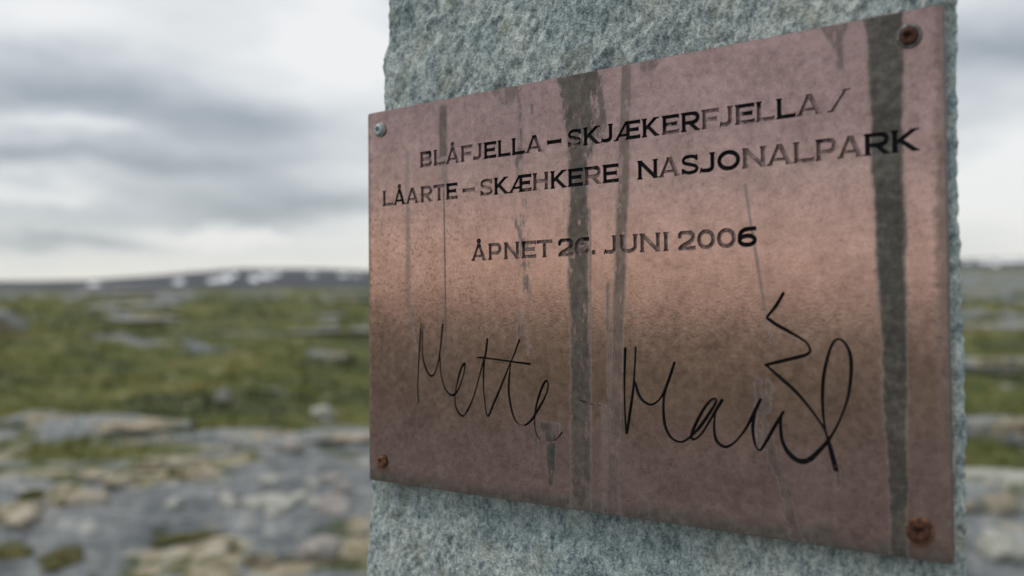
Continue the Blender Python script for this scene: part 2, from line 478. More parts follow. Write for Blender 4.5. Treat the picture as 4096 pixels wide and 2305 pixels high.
for x, y, sx, sy, sz, mat, label, seed in (
        (-3.02, 15.9, .23, .20, .17, MAT_PALE, 'round pale boulder standing alone on the green slope near the pillar', 41),
        (-4.75, 16.4, .14, .12, .15, MAT_GREY, 'small dark grey boulder in the green hollow left of the pale boulder', 42),
        (-16.2, 31.5, 1.0, .7, .55, MAT_GREY, 'bluish grey boulder high on the slope at the left picture edge', 43),
        (-7.0, 14.6, .75, .5, .28, MAT_GREY, 'long dark boulder lying at the left end of the green hollow', 44),
        (-2.42, 8.95, .13, .10, .10, MAT_PALE, 'whitish stone at the right end of the pale moss strip', 45),
        (-1.98, 8.9, .11, .1, .08, MAT_PINK, 'brownish stone right of the whitish stone by the moss strip', 46),
        (2.62, 5.35, .16, .12, .09, MAT_PALE, 'pale stone in the grass low down right of the pillar', 47),
        (2.95, 6.35, .30, .20, .12, MAT_GREY, 'blue grey rock in the grass right of the pillar', 48),
        (-1.02, 5.15, .13, .10, .08, MAT_PINK, 'pinkish stone at the bottom edge of the view beside the pillar', 49),
        (-1.28, 5.12, .11, .09, .07, MAT_GREY, 'dark grey stone at the bottom edge left of the pinkish stone', 50)):
    tag(blob('boulder' if sx > .13 else 'stone', x, y, sx, sy, sz, seed, mat, .25, seed * .9), label, 'boulder' if sx > .13 else 'stone')

rs = np.random.RandomState(3)
for i, (x, y, sx, sy, sz, mat, label) in enumerate((
        (-2.74, 6.28, .26, .20, .16, MAT_MOSS, 'large round tan moss cushion at the left end of the rock slab'),
        (-3.06, 6.12, .24, .18, .13, MAT_MOSS, 'tan moss cushion at the left edge beside the large cushion'),
        (-2.86, 5.78, .24, .16, .12, MAT_MOSS, 'tan moss cushion in front of the large round cushion'),
        (-2.46, 7.86, .26, .17, .12, MAT_MOSS, 'tan moss cushion at the right tip of the mossy strip'),
        (-2.95, 7.55, .22, .14, .10, MAT_MOSS, 'tan moss cushion low in the middle of the mossy strip'),
        (-3.25, 7.72, .28, .16, .10, MAT_MOSS, 'tan moss cushion in the left half of the mossy strip'),
        (-2.86, 8.35, .42, .18, .10, MAT_MOSS, 'wide tan moss cushion along the back of the mossy strip'),
        (-1.60, 5.33, .34, .14, .09, MAT_MOSS, 'tan moss cushion at the bottom of the view below the slab'),
        (-2.66, 7.95, .16, .12, .12, MAT_OLIVE, 'olive green moss cushion between tan cushions of the strip'),
        (-3.22, 6.72, .13, .10, .12, MAT_OLIVE, 'dark olive tuft at the left edge of the grey slab'),
        (-2.30, 5.12, .26, .14, .10, MAT_OLIVE, 'olive heather cushion at the bottom left of the view'),
        (-2.62, 5.18, .22, .14, .10, MAT_OLIVE, 'olive heather cushion in the bottom left corner'),
        (-1.78, 5.50, .26, .10, .07, MAT_OLIVE, 'flat olive moss cushion in front of the slab'),
        (-.86, 5.62, .16, .12, .11, MAT_MOSS, 'brownish orange moss cushion touching the pillar outline'))):
    tag(blob('moss_cushion', x, y, sx * .72, sy * .62, sz * .5, 60 + i, mat, .4, i * 1.1, ang=0, lump=.45), label, 'moss cushion',
        'moss cushions around the rock slab')

for i, (x, y, sx, sy, sz) in enumerate((
        (-9.2, 31.5, 2.3, .9, .38), (-6.1, 33.2, 2.0, .8, .32), (-4.4, 10.9, 1.2, .45, .20), (-2.75, 10.3, .9, .35, .17), (-1.7, 9.7, .8, .3, .12),
        (-5.9, 12.3, 1.0, .5, .24), (-4.6, 25.0, 1.0, .4, .2), (-14.5, 38, 2.4, 1.0, .5), (-18, 46, 3, 1.2, .6), (-3.6, 39, 2.2, .8, .45),
        (-9.5, 55, 3, 1.2, .6), (-23, 60, 4, 1.6, .9), (-30, 78, 6, 2, 1.2),
        (6.9, 14.6, 1.6, .5, .30), (3.15, 6.95, .5, .22, .16), (13.5, 24, 2.6, .9, .5), (10, 22, 1.8, .7, .4), (17, 33, 3, 1, .7), (29, 62, 5, 2, 1.1), (25, 46, 4, 1.5, .8),
        (3.9, 8.0, .8, .25, .17))):
    tag(blob('rock_outcrop', x, y, sx * .8, sy * .8, sz * (.65 if y < 30 else .32), 90 + i, MAT_PALE if i in (20,) else MAT_GREY, .42, rs.uniform(-.25, .25), sub=4), kind='structure')


# low heather and grass on the slope
def heather(name, n, r0, r1, mat, hgt, seed):
    rs = np.random.RandomState(seed)
    th = np.radians(rs.uniform(-34, 34, n * 3)); r = np.exp(rs.uniform(np.log(r0), np.log(r1), n * 3))
    x, y = r * np.sin(th), r * np.cos(th)
    w = zones(x, y)[:, 2]
    k = np.where(w > .55)[0][:n]
    x, y, r = x[k], y[k], r[k]; z = ground_h(x, y)
    P, F = [], []
    for i in range(len(k)):
        h = hgt * rs.uniform(.5, 1.3) * (.6 + r[i] * .03)
        for b in range(5):
            a = rs.uniform(0, 6.283); l = h * rs.uniform(.4, 1.0); ww = h * .16
            cx, cy = x[i] + rs.normal() * h * .5, y[i] + rs.normal() * h * .5
            q = len(P)
            P += [(cx - math.sin(a) * ww, cy + math.cos(a) * ww, z[i] - .02), (cx + math.sin(a) * ww, cy - math.cos(a) * ww, z[i] - .02),
                  (cx + math.cos(a) * l * .6, cy + math.sin(a) * l * .6, z[i] + l)]
            F.append((q, q + 1, q + 2))
    return tag(link(name, P, F, mat, smooth=False), kind='stuff')


m_, g = material('heather_leaf')
p = g.coord('Object')
g.bsdf(Base_Color=g.ramp(g.noise(g.mapping(p, scale=(.55, 1, 1)), .42, 6, .62), [(.39, (.008, .014, .003)), (.46, (.036, .054, .005)), (.53, (.115, .125, .012)), (.60, (.27, .21, .075))]), Roughness=.85)
heather('heather', 14000, 8.5, 70, m_, .10, 5)

# ================================================================== STONE PILLAR
PC = np.array([0.038521214702238, 0.4505874502147129, EYE - 0.001216318718220677])      # centre of the plaque's front
R_CV = np.array([[0.7760618661190851, 0.007943239706590029, 0.6306067593189332],
                 [-0.020978121258223296, 0.9996924668847958, 0.013224601402937403],
                 [-0.6303077806788034, -0.023492053906692487, 0.7759898356415543]])
C2B = np.array([[1, 0, 0], [0, 0, 1], [0, -1, 0]])                                     # right/down/forward -> x/y/z
ax_u, ax_v, ax_n = (C2B @ R_CV[:, 0]), -(C2B @ R_CV[:, 1]), -(C2B @ R_CV[:, 2])        # right, up, out of the face
PW, PH, PT = 0.30138, 0.200, 0.0022
YAW = math.atan2(R_CV[0, 2], R_CV[2, 2])
sx_ = np.array([math.cos(YAW), -math.sin(YAW), 0]); sn_ = np.array([-math.sin(YAW), -math.cos(YAW), 0])

MAT_STONE, g = material('grey_green_schist')
p = g.coord('Object')
pr = g.mapping(p, rot=(0, math.radians(24), 0), scale=(1.35, 1.0, .9))
n1 = g.noise(pr, 130, 7, .66, dist=.6); n2 = g.noise(pr, 420, 5, .65); n3 = g.noise(p, 34, 5, .6); n4 = g.noise(p, 900, 3, .6)
f = n1 * .40 + n2 * .36 + n4 * .24
col = g.ramp(f, [(.34, (.060, .085, .095)), (.42, (.195, .25, .265)), (.49, (.40, .47, .465)), (.55, (.62, .685, .655)), (.64, (.90, .92, .87))])
col = g.mix(g.step(n3, .44, .62) * .5, col, g.mix(1.0, col, (.55, .65, .74), 'MULTIPLY'))
col = g.mix(g.step(g.noise(p, 60, 5, .6), .54, .66) * .30, col, (.30, .275, .16))
nrm = g.bump(n1 * .7 + n2 * .6 + n4 * .3, 1.0, .0028)
g.bsdf(Base_Color=col, Roughness=g.fmix(n2, .45, .75), Specular_IOR_Level=.5, Normal=nrm)


def build_pillar():
    zf = np.arange(-.215, .235, .0011)
    zs = np.concatenate([np.linspace(-1.60, -.24, 70), zf, np.linspace(.25, .62, 22)])
    zl = [-1.6, -.5, -.1604, -.1491, -.1333, -.1175, -.1075, -.05, 0, .05, .0999, .1165, .1276, .1358, .1467, .1597, .25, .62]
    xl = [-.205, -.175, -.1622, -.1615, -.1599, -.1583, -.1580, -.1545, -.151, -.1490, -.1474, -.1487, -.1496, -.1461, -.1455, -.1449, -.143, -.120]
    zr = [-1.6, -.5, -.1025, -.0668, -.0382, -.0038, .0134, .0422, .0769, .0912, .1056, .25, .62]
    xr = [.190, .165, .1543, .1540, .1535, .1524, .1521, .1513, .1504, .1511, .1509, .150, .130]
    NF, NS, NB = 290, 22, 14
    s = np.linspace(0, 1, NF)
    Zg, Sg = np.meshgrid(zs, s, indexing='ij')
    XL = np.interp(zs, zl, xl) + .0011 * fbm(zs * 160, zs * 0 + 3, 1., 4)
    XL = XL - .0013
    XR = np.interp(zs, zr, xr) + .0009 * fbm(zs * 210, zs * 0 + 8, 2., 4)
    xf = XL[:, None] + (XR - XL)[:, None] * Sg
    c, sn = math.cos(.42), math.sin(.42)
    a, b = xf * c - Zg * sn, xf * sn + Zg * c
    n = .0018 * fbm(a * 20, b * 11, .3, 3) + .0010 * fbm(a * 110, b * 58, 4., 4, .6) + .0013 * (np.abs(fbm(a * 240, b * 125, 8., 3)) - .25)
    n = n - .0016 * np.maximum(fbm(a * 60, b * 24, 15., 4) - .22, 0) * 6 * .35
    nf = -.0030 - np.logaddexp(0, (.0042 - n) / .0006) * .0006
    edge = np.minimum(Sg * (XR - XL)[:, None], (1 - Sg) * (XR - XL)[:, None])
    nf = nf - .0045 * np.exp(-edge / .0022)
    front = np.stack([xf, nf, Zg], -1)
    # right side, undercut; back; left side
    t = np.linspace(0, 1, NS + 2)[1:-1]
    rx, rn = XR[:, None] - .058 * t - .004 * np.sqrt(t), nf[:, -1:] - .15 * t
    lx, ln = (XL + .012)[:, None] - .012 * t, (-.156) + (nf[:, :1] + .156) * t
    dz = fbm(t[None, :] * 9 + zs[:, None] * 30, zs[:, None] * 45 + 0 * t, 21., 4)
    rx = rx + .003 * dz - .0015; lx = lx + .003 * np.abs(dz)
    tb = np.linspace(0, 1, NB)
    bx = rx[:, -1:] + (lx[:, :1] - rx[:, -1:]) * tb; bn = -.158 + .004 * fbm(bx * 40, zs[:, None] * 40 + 0 * bx, 31., 4)
    ring = np.concatenate([front, np.stack([rx, rn, zs[:, None] + 0 * rx], -1), np.stack([bx, bn, zs[:, None] + 0 * bx], -1),
                           np.stack([lx, ln, zs[:, None] + 0 * lx], -1)], 1)
    # uneven broken top
    nR, nC = ring.shape[:2]
    W = PC + ring[..., 0:1] * sx_ + ring[..., 1:2] * sn_ + ring[..., 2:3] * np.array([0, 0, 1.])
    base = PC + sn_ * -.08; base[2] = float(ground_h(base[0], base[1]))
    # local frame: X along the face, Y = -out, Z up
    M = np.stack([sx_, -sn_, [0, 0, 1.]], 1)
    L = (W.reshape(-1, 3) - base) @ M
    k = np.arange(nR * nC).reshape(nR, nC); k2 = np.roll(k, -1, axis=1)
    F = np.stack([k[:-1], k2[:-1], k2[1:], k[1:]], -1).reshape(-1, 4).tolist()
    F.append(k[-1].tolist()); F.append(k[0][::-1].tolist())
    o = link('stone_pillar', L, F, MAT_STONE)
    o.matrix_world = Matrix([[M[0, 0], M[0, 1], M[0, 2], base[0]], [M[1, 0], M[1, 1], M[1, 2], base[1]], [M[2, 0], M[2, 1], M[2, 2], base[2]], [0, 0, 0, 1]])
    tag(o, 'rough grey green stone pillar that carries the engraved copper plaque', 'stone pillar')


build_pillar()

# ================================================================== PLAQUE
# ------------------------------------------------------------------ materials
MAT_PLATE, g = material('weathered_copper')
p = g.coord('Object')
px, py, pz = g.sep(p)
u = (px + PW / 2) * 1000.0                     # mm from the left edge
v = (PH / 2 - py) * 1000.0                     # mm from the top edge
nA = g.noise(p, 55, 5, .6); nB = g.noise(p, 260, 5, .65); nC = g.noise(p, 900, 3, .6); nS = g.noise(g.mapping(p, scale=(1, .35, 1)), 190, 5, .65)
wob = (g.noise(g.mapping(p, scale=(1, .45, 1)), 70, 6, .65) - .5)
wob2 = g.noise(g.mapping(p, scale=(1, .6, 1)), 330, 4, .65) - .5
STREAKS = [   # centre u, slope, half width, its slope, v from, v to, softness mm, strength, edge noise mm, patchiness
    (280.6, .013, 6.7, -.018, -9, 240, .8, .95, 2.0, 0), (140.6, 0, 5.3, 0, -9, 240, 1.0, .85, 3.0, .25), (141.5, .05, 11.5, -.16, -9, 40, 1.0, .9, 5, .35),
    (152.0, .05, 3.2, 0, 2, 31, .8, .8, 3.0, .5), (167.8, -.052, 2.9, 0, -9, 240, .7, .62, 1.3, .25), (156.8, -.004, .75, 0, 96, 205, .5, .6, 1, .3),
    (56.2, 0, 3.0, 0, 2.5, 29, .8, .72, 1.0, .2), (57, 0, 2.3, 0, 29, 47, .7, .42, .8, .3), (55.9, .012, .42, 0, 46, 142, .25, .85, .3, 0),
    (30.5, 0, 1.3, 0, 24, 100, .8, .36, 1.2, .4), (8.0, .22, 1.0, 0, 95, 131, .6, .42, 1, .3), (104.0, .04, 5.0, 0, -5, 130, 1, .75, 4, 1.35),
    (98.0, 0, 8.0, -.5, -5, 9, .8, .62, 4, .4), (109.2, .006, 1.5, 0, 56, 126, .5, .75, 1.6, .75), (123.3, 0, 5.6, -.0, 161, 167, .8, .8, 3.5, .2), (123.5, 0, 15.2, -.07, 165, 191, .8, .95, 1.8, .1),
    (114.7, 0, 1.5, 0, 166, 189, .6, .7, 1.5, .5), (214.5, .158, .55, 0, 58, 124, .4, .48, .5, .3), (230.5, 0, 3.6, 0, 138, 166, 1, .7, 2.5, .45),
    (186.0, .29, 2.2, 0, 158, 205, .8, .72, 3.4, .3), (262.0, 0, 6.5, -.55, -6, 9, .7, .62, 2.5, .2),
    (263.5, 0, 1.6, 0, 7, 17, .6, .6, 1.4, .2), (179, 0, 7, -1.0, -6, 5.5, .6, .6, 3, .4),
    (157, -.0, 3.4, .01, 150, 205, 1, .42, 2, .3),
    (147.6, -.006, .45, 0, 62, 205, .4, .5, .6, 0), (260.6, 0, 1.0, 0, 170, 179, .5, .75, 1, 0), (114.2, 0, 1.0, 0, 10, 15, .5, .7, .8, 0), (107.5, 0, 1.1, 0, 20, 31, .5, .6, 1.5, 0)]
tot = 0.0
for (c0, c1, h0, h1, va, vb, soft, stg, en, pat) in STREAKS:
    du = g.m('ABSOLUTE', u - (v * c1 + c0 if c1 else c0) + wob * (en * 2.5) + wob2 * (en * 1.2))
    hw = v * h1 + h0 if h1 else h0
    mk = g.step((hw - du) if h1 else (h0 - du), -soft * 1.5, soft * 1.5) * (g.step(v + wob * 9.0, va - 1.5, va + 1.5) * g.step(v + wob * 9.0, vb + 2.0, vb - 2.0))
    if pat > 0:
        mk = mk * g.step(nS - .5 + (nB - .5) * .5, -.30 + .30 * min(pat, 1.0), -.12 + .30 * min(pat, 1.0))
    tot = g.m('MAXIMUM', mk * stg, tot)
# grime gathering along the lower and left edges
edge = g.step(v + (nA - .5) * 20 + wob * 12 + (nB - .5) * 6, 184, 200) * .9
edge = g.m('MAXIMUM', edge, g.step(u + (nB - .5) * 5, 3.0, .6) * .35)
edge = g.m('MAXIMUM', edge, g.step(301.4 - u + (nB - .5) * 6, 5.5, 1.0) * .5)  # darker strip along the right edge
stain = g.m('MAXIMUM', tot, edge)
base = g.ramp(nA * .35 + nB * .4 + nC * .25, [(.34, (.275, .178, .160)), (.47, (.425, .281, .252)), (.56, (.52, .347, .311)), (.68, (.63, .44, .395))])
base = g.mix(g.step(nB * .6 + nC * .4, .42, .35) * .45, base, (.20, .16, .14))
# pitting in the left part
spots = g.step(g.noise(p, 560, 3, .55) + (g.noise(p, 60, 3) - .5) * .3, .53, .66) * (g.step(u, 118, 50) * (g.step(v, 32, 48) * g.step(v, 140, 112)))
base = g.mix(spots * .6, base, (.17, .115, .105))
haze = g.step(g.noise(p, 130, 5, .6), .50, .66) * (g.step(v, 112, 140) * g.step(u, 135, 70))
base = g.mix(haze * .28, base, (.55, .47, .45))
col = g.mix(stain, base, g.ramp(nB * .6 + nA * .4, [(.38, (.036, .037, .032)), (.5, (.074, .073, .062)), (.64, (.15, .14, .12))]))
# pale mineral rims round the stains
rim = g.step(tot, .06, .30) * g.step(tot, .62, .38)
col = g.mix(rim * .22, col, (.40, .36, .38))
# rust bleeding from the screws
for (su, sv, rr, dn, st, cc) in ((9.8, 10.0, 5.2, 3.5, .42, (.62, .33, .25)), (289.8, 9.4, 6.0, 1.5, .25, (.45, .27, .20)), (10.4, 189.1, 4.4, 3.6, .75, (.26, .10, .035)),
                                 (290.4, 189.7, 5.8, 2.2, .75, (.20, .085, .04))):
    a = (u - su); b = (v - sv - dn * .35)
    dist = g.m('SQRT', a * a + b * b * .72) + (nA - .5) * 3.0
    col = g.mix(g.step(dist, rr, rr * .55) * st, col, cc)
rough = g.fmix(nB, .10, .20); rough = g.fmix(stain, rough, .45)
metal = g.fmix(stain, .96, .42)
nrm = g.bump(nB * .5 + nC * .5 + stain * .25, .15, .00025)
g.bsdf(Base_Color=col, Metallic=metal, Roughness=rough, Normal=nrm)
MAT_EDGE, g = material('plate_edge')
g.bsdf(Base_Color=g.mix(g.noise(g.coord(), 300, 4), (.10, .07, .07), (.26, .19, .18)), Metallic=.6, Roughness=.5)

MAT_CUT, g = material('engraved_recess')
p = g.coord('Object')
rnd = S(g, g.n('ShaderNodeObjectInfo').outputs['Random'])
paint = g.attr('paint', 'OBJECT')
gx, gy, gz = g.sep(p)
nn = g.noise(p, 165, 3, .55, w=rnd * 37.0)
msk = g.step(nn * .85 - gy * 22.0, paint + .075, paint - .015, False)
bare = g.ramp(g.noise(p, 500, 4, .6), [(.36, (.16, .11, .105)), (.52, (.29, .20, .19)), (.66, (.44, .34, .33))])
wall = g.step(g.sep(g.coord('Normal'))[2], .5, .3)
bare = g.mix(wall, bare, (.30, .245, .24))
msk = msk * g.fmix(wall, 1.0, .8)
blk = g.ramp(g.noise(p, 700, 4, .6), [(.4, (.003, .0035, .005)), (.64, (.007, .008, .010)), (.78, (.05, .055, .058))])
g.bsdf(Base_Color=g.mix(msk, bare, blk), Metallic=g.fmix(msk, .75, 0.0), Roughness=g.fmix(msk, .42, .55),
       Specular_IOR_Level=.16, Normal=g.bump(g.noise(p, 800, 4), .3, .0003))

# ------------------------------------------------------------------ glyphs: strokes -> distance field -> outline
T = .205


class Pen:
    def __init__(self): self.p = []; self.holes = []
    def box(self, x1, y1, x2, y2, hw): self.p.append((0, x1, y1, x2, y2, hw))
    def cap(self, pts, hw):
        for a, b in zip(pts[:-1], pts[1:]): self.p.append((1, *a, *b, hw))
    def vbar(self, x, y0=0., y1=1., hw=T / 2, top=True, bot=True):
        self.box(x, y0, x, y1, hw)
        if top: self.box(x - hw - .05, y1 - .035, x + hw + .05, y1 - .035, .035)
        if bot: self.box(x - hw - .05, y0 + .035, x + hw + .05, y0 + .035, .035)
    def hbar(self, x0, x1, y, hw=.092, tick=0):
        self.box(x0, y, x1, y, hw)
        if tick: self.box(x1 - .03, y - hw - .035, x1 - .03, y + hw + .035, .03)
    def arc(self, cx, cy, rx, ry, a0, a1, hw, n=24):
        t = np.radians(np.linspace(a0, a1, n)); self.cap([(cx + rx * math.cos(q), cy + ry * math.sin(q)) for q in t], hw)
    def field(self, X, Y):
        D = np.full(X.shape, 9.)
        for k, x1, y1, x2, y2, hw in self.p:
            dx, dy = x2 - x1, y2 - y1; L = math.hypot(dx, dy) or 1e-9; ex, ey = dx / L, dy / L
            s = (X - x1) * ex + (Y - y1) * ey; t = np.abs(-(X - x1) * ey + (Y - y1) * ex)
            if k == 0:
                d = np.maximum(np.maximum(np.abs(s - L / 2) - L / 2, t - hw), np.maximum(-Y, Y - 1))
            else:
                d = np.hypot(s - np.clip(s, 0, L), t) - hw
            D = np.minimum(D, d)
        for x, y, r in self.holes: D = np.maximum(D, r - np.hypot(X - x, Y - y))
        return D


def glyph(ch, w):
    g = Pen(); h = T / 2; l = .05 + h; r = w - .05 - h
    if ch in 'AÅ':
        ap = w / 2 - .02
        g.box(.13, 0, ap, 1.0, .078); g.box(w - .16, 0, ap + .04, 1.0, .104)
        g.box(.24, .27, w - .26, .27, .062)
        g.box(.0, .035, .29, .035, .035); g.box(w - .34, .035, w, .035, .035); g.box(ap - .13, .965, ap + .15, .965, .035)
        if ch == 'Å': g.cap([(ap + .02, 1.19), (ap + .021, 1.19)], .155); g.holes.append((ap + .02, 1.19, .035))
    elif ch == 'Æ':
        m = w * .50
        g.box(.13, 0, m - .02, 1.0, .07); g.vbar(m + .06, top=False, bot=True); g.box(m - .1, .965, m + .3, .965, .035)
        g.box(.36, .27, m, .27, .06); g.box(0, .035, .29, .035, .035)
        g.hbar(m, w, .917, tick=1); g.hbar(m, w - .10, .51, tick=1); g.hbar(m, w, .083, tick=1)
    elif ch == 'B':
        g.vbar(l); q = .52
        g.cap([(l, 1 - h), (w - .30, 1 - h)], h); g.arc(w - .32, .755, .20, .245 - h + .09, 90, -90, h)
        g.cap([(l, .51), (w - .30, .51)], h * .9); g.arc(w - .30, .295, .22, .21, 90, -90, h); g.cap([(l, h), (w - .30, h)], h)
    elif ch == 'E':
        g.vbar(l); g.hbar(l, w, .917, tick=1); g.hbar(l, w - .11, .51, tick=1); g.hbar(l, w, .083, tick=1)
    elif ch == 'F':
        g.vbar(l); g.hbar(l, w, .917, tick=1); g.hbar(l, w - .11, .47, tick=1)
    elif ch == 'H':
        g.vbar(l); g.vbar(r); g.hbar(l, r, .51)
    elif ch == 'I':
        g.vbar(w / 2)
    elif ch == 'J':
        g.vbar(r - .02, .32, 1, bot=False); c = r - .02 - .25
        g.arc(c, .30, .25, .30 - h, 0, -90, h); g.cap([(c, h), (.20, h + .01)], h * .9); g.box(.03, .0, .10, .26, .035)
    elif ch == 'K':
        g.vbar(l); g.box(l + .02, .40, w - .19, 1, .085); g.box(l + .22, .56, w - .15, 0, .095)
        g.box(w - .36, .965, w - .02, .965, .035); g.box(w - .32, .035, w, .035, .035)
    elif ch == 'L':
        g.vbar(l); g.hbar(l, w, .083, tick=1)
    elif ch == 'N':
        g.vbar(l); g.vbar(r); g.box(l - .02, .97, r + .02, .03, .098)
    elif ch in 'O':
        g.arc(w / 2, .5, w / 2 - h, .5 - h + .01, 0, 360, h, 48)
    elif ch == '0':
        g.arc(w / 2, .5, w / 2 - h, .5 - h + .01, 0, 360, h, 48)
    elif ch in 'PR':
        g.vbar(l); top, bot = 1 - .083, (.40 if ch == 'P' else .45); cy = (top + bot) / 2; ry = (top - bot) / 2
        ex = w - (.36 if ch == 'P' else .40)
        g.cap([(l, top), (ex, top)], .083); g.arc(ex, cy, w - ex - h - .02, ry, 90, -90, h); g.cap([(ex, bot), (l, bot)], .083)
        if ch == 'R': g.box(ex - .20, .46, w - .13, 0, .095); g.box(w - .29, .035, w, .035, .035)
    elif ch == 'S':
        pts = [(w - .14, .80), (w - .22, .88), (w / 2 + .02, .925), (.24, .88), (.125, .75), (.19, .60), (w / 2, .505), (w - .19, .405), (w - .105, .26),
               (w - .22, .125), (w / 2 - .02, .078), (.24, .115), (.14, .20)]
        g.cap(spline(pts, 6), .083); g.box(w - .10, .70, w - .10, .99, .035); g.box(.07, .02, .07, .31, .035)
    elif ch == 'T':
        g.vbar(w / 2, top=False); g.hbar(0, w, .917); g.box(.03, .80, .03, 1.0, .03); g.box(w - .03, .80, w - .03, 1.0, .03)
    elif ch == 'U':
        g.vbar(l, .34, 1, bot=False); g.vbar(r, .34, 1, bot=False); g.arc(w / 2, .36, w / 2 - l, .36 - h, 180, 360, h, 30)
    elif ch == '2':
        pts = [(.13, .72), (.18, .86), (.34, .925), (w - .34, .92), (w - .13, .78), (w - .15, .58), (w - .36, .40), (.30, .22), (.14, .085)]
        g.cap(spline(pts, 6), h); g.hbar(.06, w, .083, tick=1); g.box(.07, .66, .07, .86, .035)
    elif ch == '6':
        g.arc(w / 2, .33, w / 2 - h, .33 - h, 0, 360, h, 40)
        g.cap(spline([(h, .36), (.14, .66), (.36, .86), (w - .14, .92)], 8), h); g.box(w - .06, .80, w - .06, 1.0, .035)
    elif ch == '.':
        g.cap([(w / 2, w / 2), (w / 2 + .001, w / 2)], w / 2)
    elif ch == '–':
        g.hbar(0, w, .45, .10, tick=1); g.box(.03, .32, .03, .58, .03)
    elif ch == '/':
        g.box(.18, 0, w - .18, 1, .05); g.box(0, .03, .36, .03, .03); g.box(w - .36, .97, w, .97, .03)
    return g


def spline(pts, n):
    P = [np.array(q, float) for q in pts]; P = [2 * P[0] - P[1]] + P + [2 * P[-1] - P[-2]]; out = []
    for i in range(1, len(P) - 2):
        for k in range(n):
            t = k / n; a, b, c, e = P[i - 1:i + 3]
            out.append(tuple(.5 * ((2 * b) + (c - a) * t + (2 * a - 5 * b + 4 * c - e) * t * t + (3 * b - a - 3 * c + e) * t ** 3)))
    out.append(tuple(P[-2])); return out


def contours(D, xs, ys):
    """closed zero contours of a field sampled on xs, ys (D[j, i])"""
    ins = D < 0
    code = ins[:-1, :-1] * 1 + ins[:-1, 1:] * 2 + ins[1:, 1:] * 4 + ins[1:, :-1] * 8
    js, is_ = np.where((code > 0) & (code < 15))
    pts = {}; nxt = {}

    def pt(key):
        if key not in pts:
            k, i, j = key
            if k == 'h':
                a, b = D[j, i], D[j, i + 1]; t = a / (a - b); pts[key] = (xs[i] + t * (xs[i + 1] - xs[i]), ys[j])
            else:
                a, b = D[j, i], D[j + 1, i]; t = a / (a - b); pts[key] = (xs[i], ys[j] + t * (ys[j + 1] - ys[j]))
        return key
    tab = {1: [(3, 0)], 2: [(0, 1)], 3: [(3, 1)], 4: [(1, 2)], 5: [(3, 0), (1, 2)], 6: [(0, 2)], 7: [(3, 2)], 8: [(2, 3)], 9: [(2, 0)],
           10: [(0, 1), (2, 3)], 11: [(2, 1)], 12: [(1, 3)], 13: [(1, 0)], 14: [(0, 3)]}
    for j, i in zip(js.tolist(), is_.tolist()):
        e = {0: ('h', i, j), 1: ('v', i + 1, j), 2: ('h', i, j + 1), 3: ('v', i, j)}
        for a, b in tab[int(code[j, i])]: nxt[pt(e[a])] = pt(e[b])
    loops = []
    while nxt:
        k0 = next(iter(nxt)); loop = []; k = k0
        while k in nxt:
            loop.append(pts[k]); k = nxt.pop(k)
        if len(loop) > 8: loops.append(loop)
    return loops


def simplify(loop, tol):
    P = np.array(loop)

    def dp(a, b):
        if b - a < 2: return []
        A, B = P[a], P[b]; dd = B - A; L = np.hypot(*dd)
        q = P[a + 1:b] - A
        dist = np.abs(q[:, 0] * dd[1] - q[:, 1] * dd[0]) / L if L > 1e-12 else np.hypot(q[:, 0], q[:, 1])
        i = int(dist.argmax())
        if dist[i] < tol: return []
        m = a + 1 + i
        return dp(a, m) + [m] + dp(m, b)
    n = len(P); h = int(np.hypot(*(P - P[0]).T).argmax())
    P2 = P; idx = [0] + dp(0, h) + [h]
    P = np.vstack([P2, P2[:1]]); idx += dp(h, n)
    return [tuple(P2[i]) for i in idx]


def area(l):
    a = np.array(l); b = np.roll(a, -1, 0); return .5 * float((a[:, 0] * b[:, 1] - a[:, 1] * b[:, 0]).sum())


def inside(pts, loops):
    pts = np.asarray(pts); c = np.zeros(len(pts), bool)
    for l in loops:
        A = np.array(l); B = np.roll(A, -1, 0)
        for (x1, y1), (x2, y2) in zip(A, B):
            if y1 == y2: continue
            k = (y1 > pts[:, 1]) != (y2 > pts[:, 1])
            c ^= k & (pts[:, 0] < (x2 - x1) * (pts[:, 1] - y1) / (y2 - y1) + x1)
    return c


def triangulate(loops, outer=None, scale=1000.):
    V, E = [], []
    for l in ([outer] if outer else []) + loops:
        b = len(V); V += [Vector((x * scale, y * scale)) for x, y in l]; E += [(b + i, b + (i + 1) % len(l)) for i in range(len(l))]
    vo, eo, fo, *_ = delaunay_2d_cdt(V, E, [], 0, 1e-5)
    vv = np.array([(q.x / scale, q.y / scale) for q in vo]); ff = np.array([f for f in fo if len(f) == 3])
    cen = vv[ff].mean(1); ins = inside(cen, loops)
    ff = ff[~ins] if outer else ff[ins]
    a, b, c = vv[ff[:, 0]], vv[ff[:, 1]], vv[ff[:, 2]]
    neg = ((b - a)[:, 0] * (c - a)[:, 1] - (b - a)[:, 1] * (c - a)[:, 0]) < 0
    ff[neg] = ff[neg][:, ::-1]
    return vv, ff


def recess(name, loops, depth, paint, root):
    """floor and walls of an engraved shape; loops are in plaque coordinates"""
    allp = np.concatenate([np.array(l) for l in loops]); c = (allp.min(0) + allp.max(0)) / 2
    ll = [[(x - c[0], y - c[1]) for x, y in l] for l in loops]
    vv, ff = triangulate(ll)
    P = [(x, y, -depth) for x, y in vv]; F = ff.tolist()
    for l in ll:
        b = len(P); n = len(l)
        P += [(x, y, 0) for x, y in l] + [(x, y, -depth) for x, y in l]
        F += [(b + i, b + n + i, b + n + (i + 1) % n, b + (i + 1) % n) for i in range(n)]
    o = link(name, P, F, MAT_CUT, parent=root, smooth=False, loc=(c[0], c[1], 0))
    o['paint'] = float(paint)
    return o


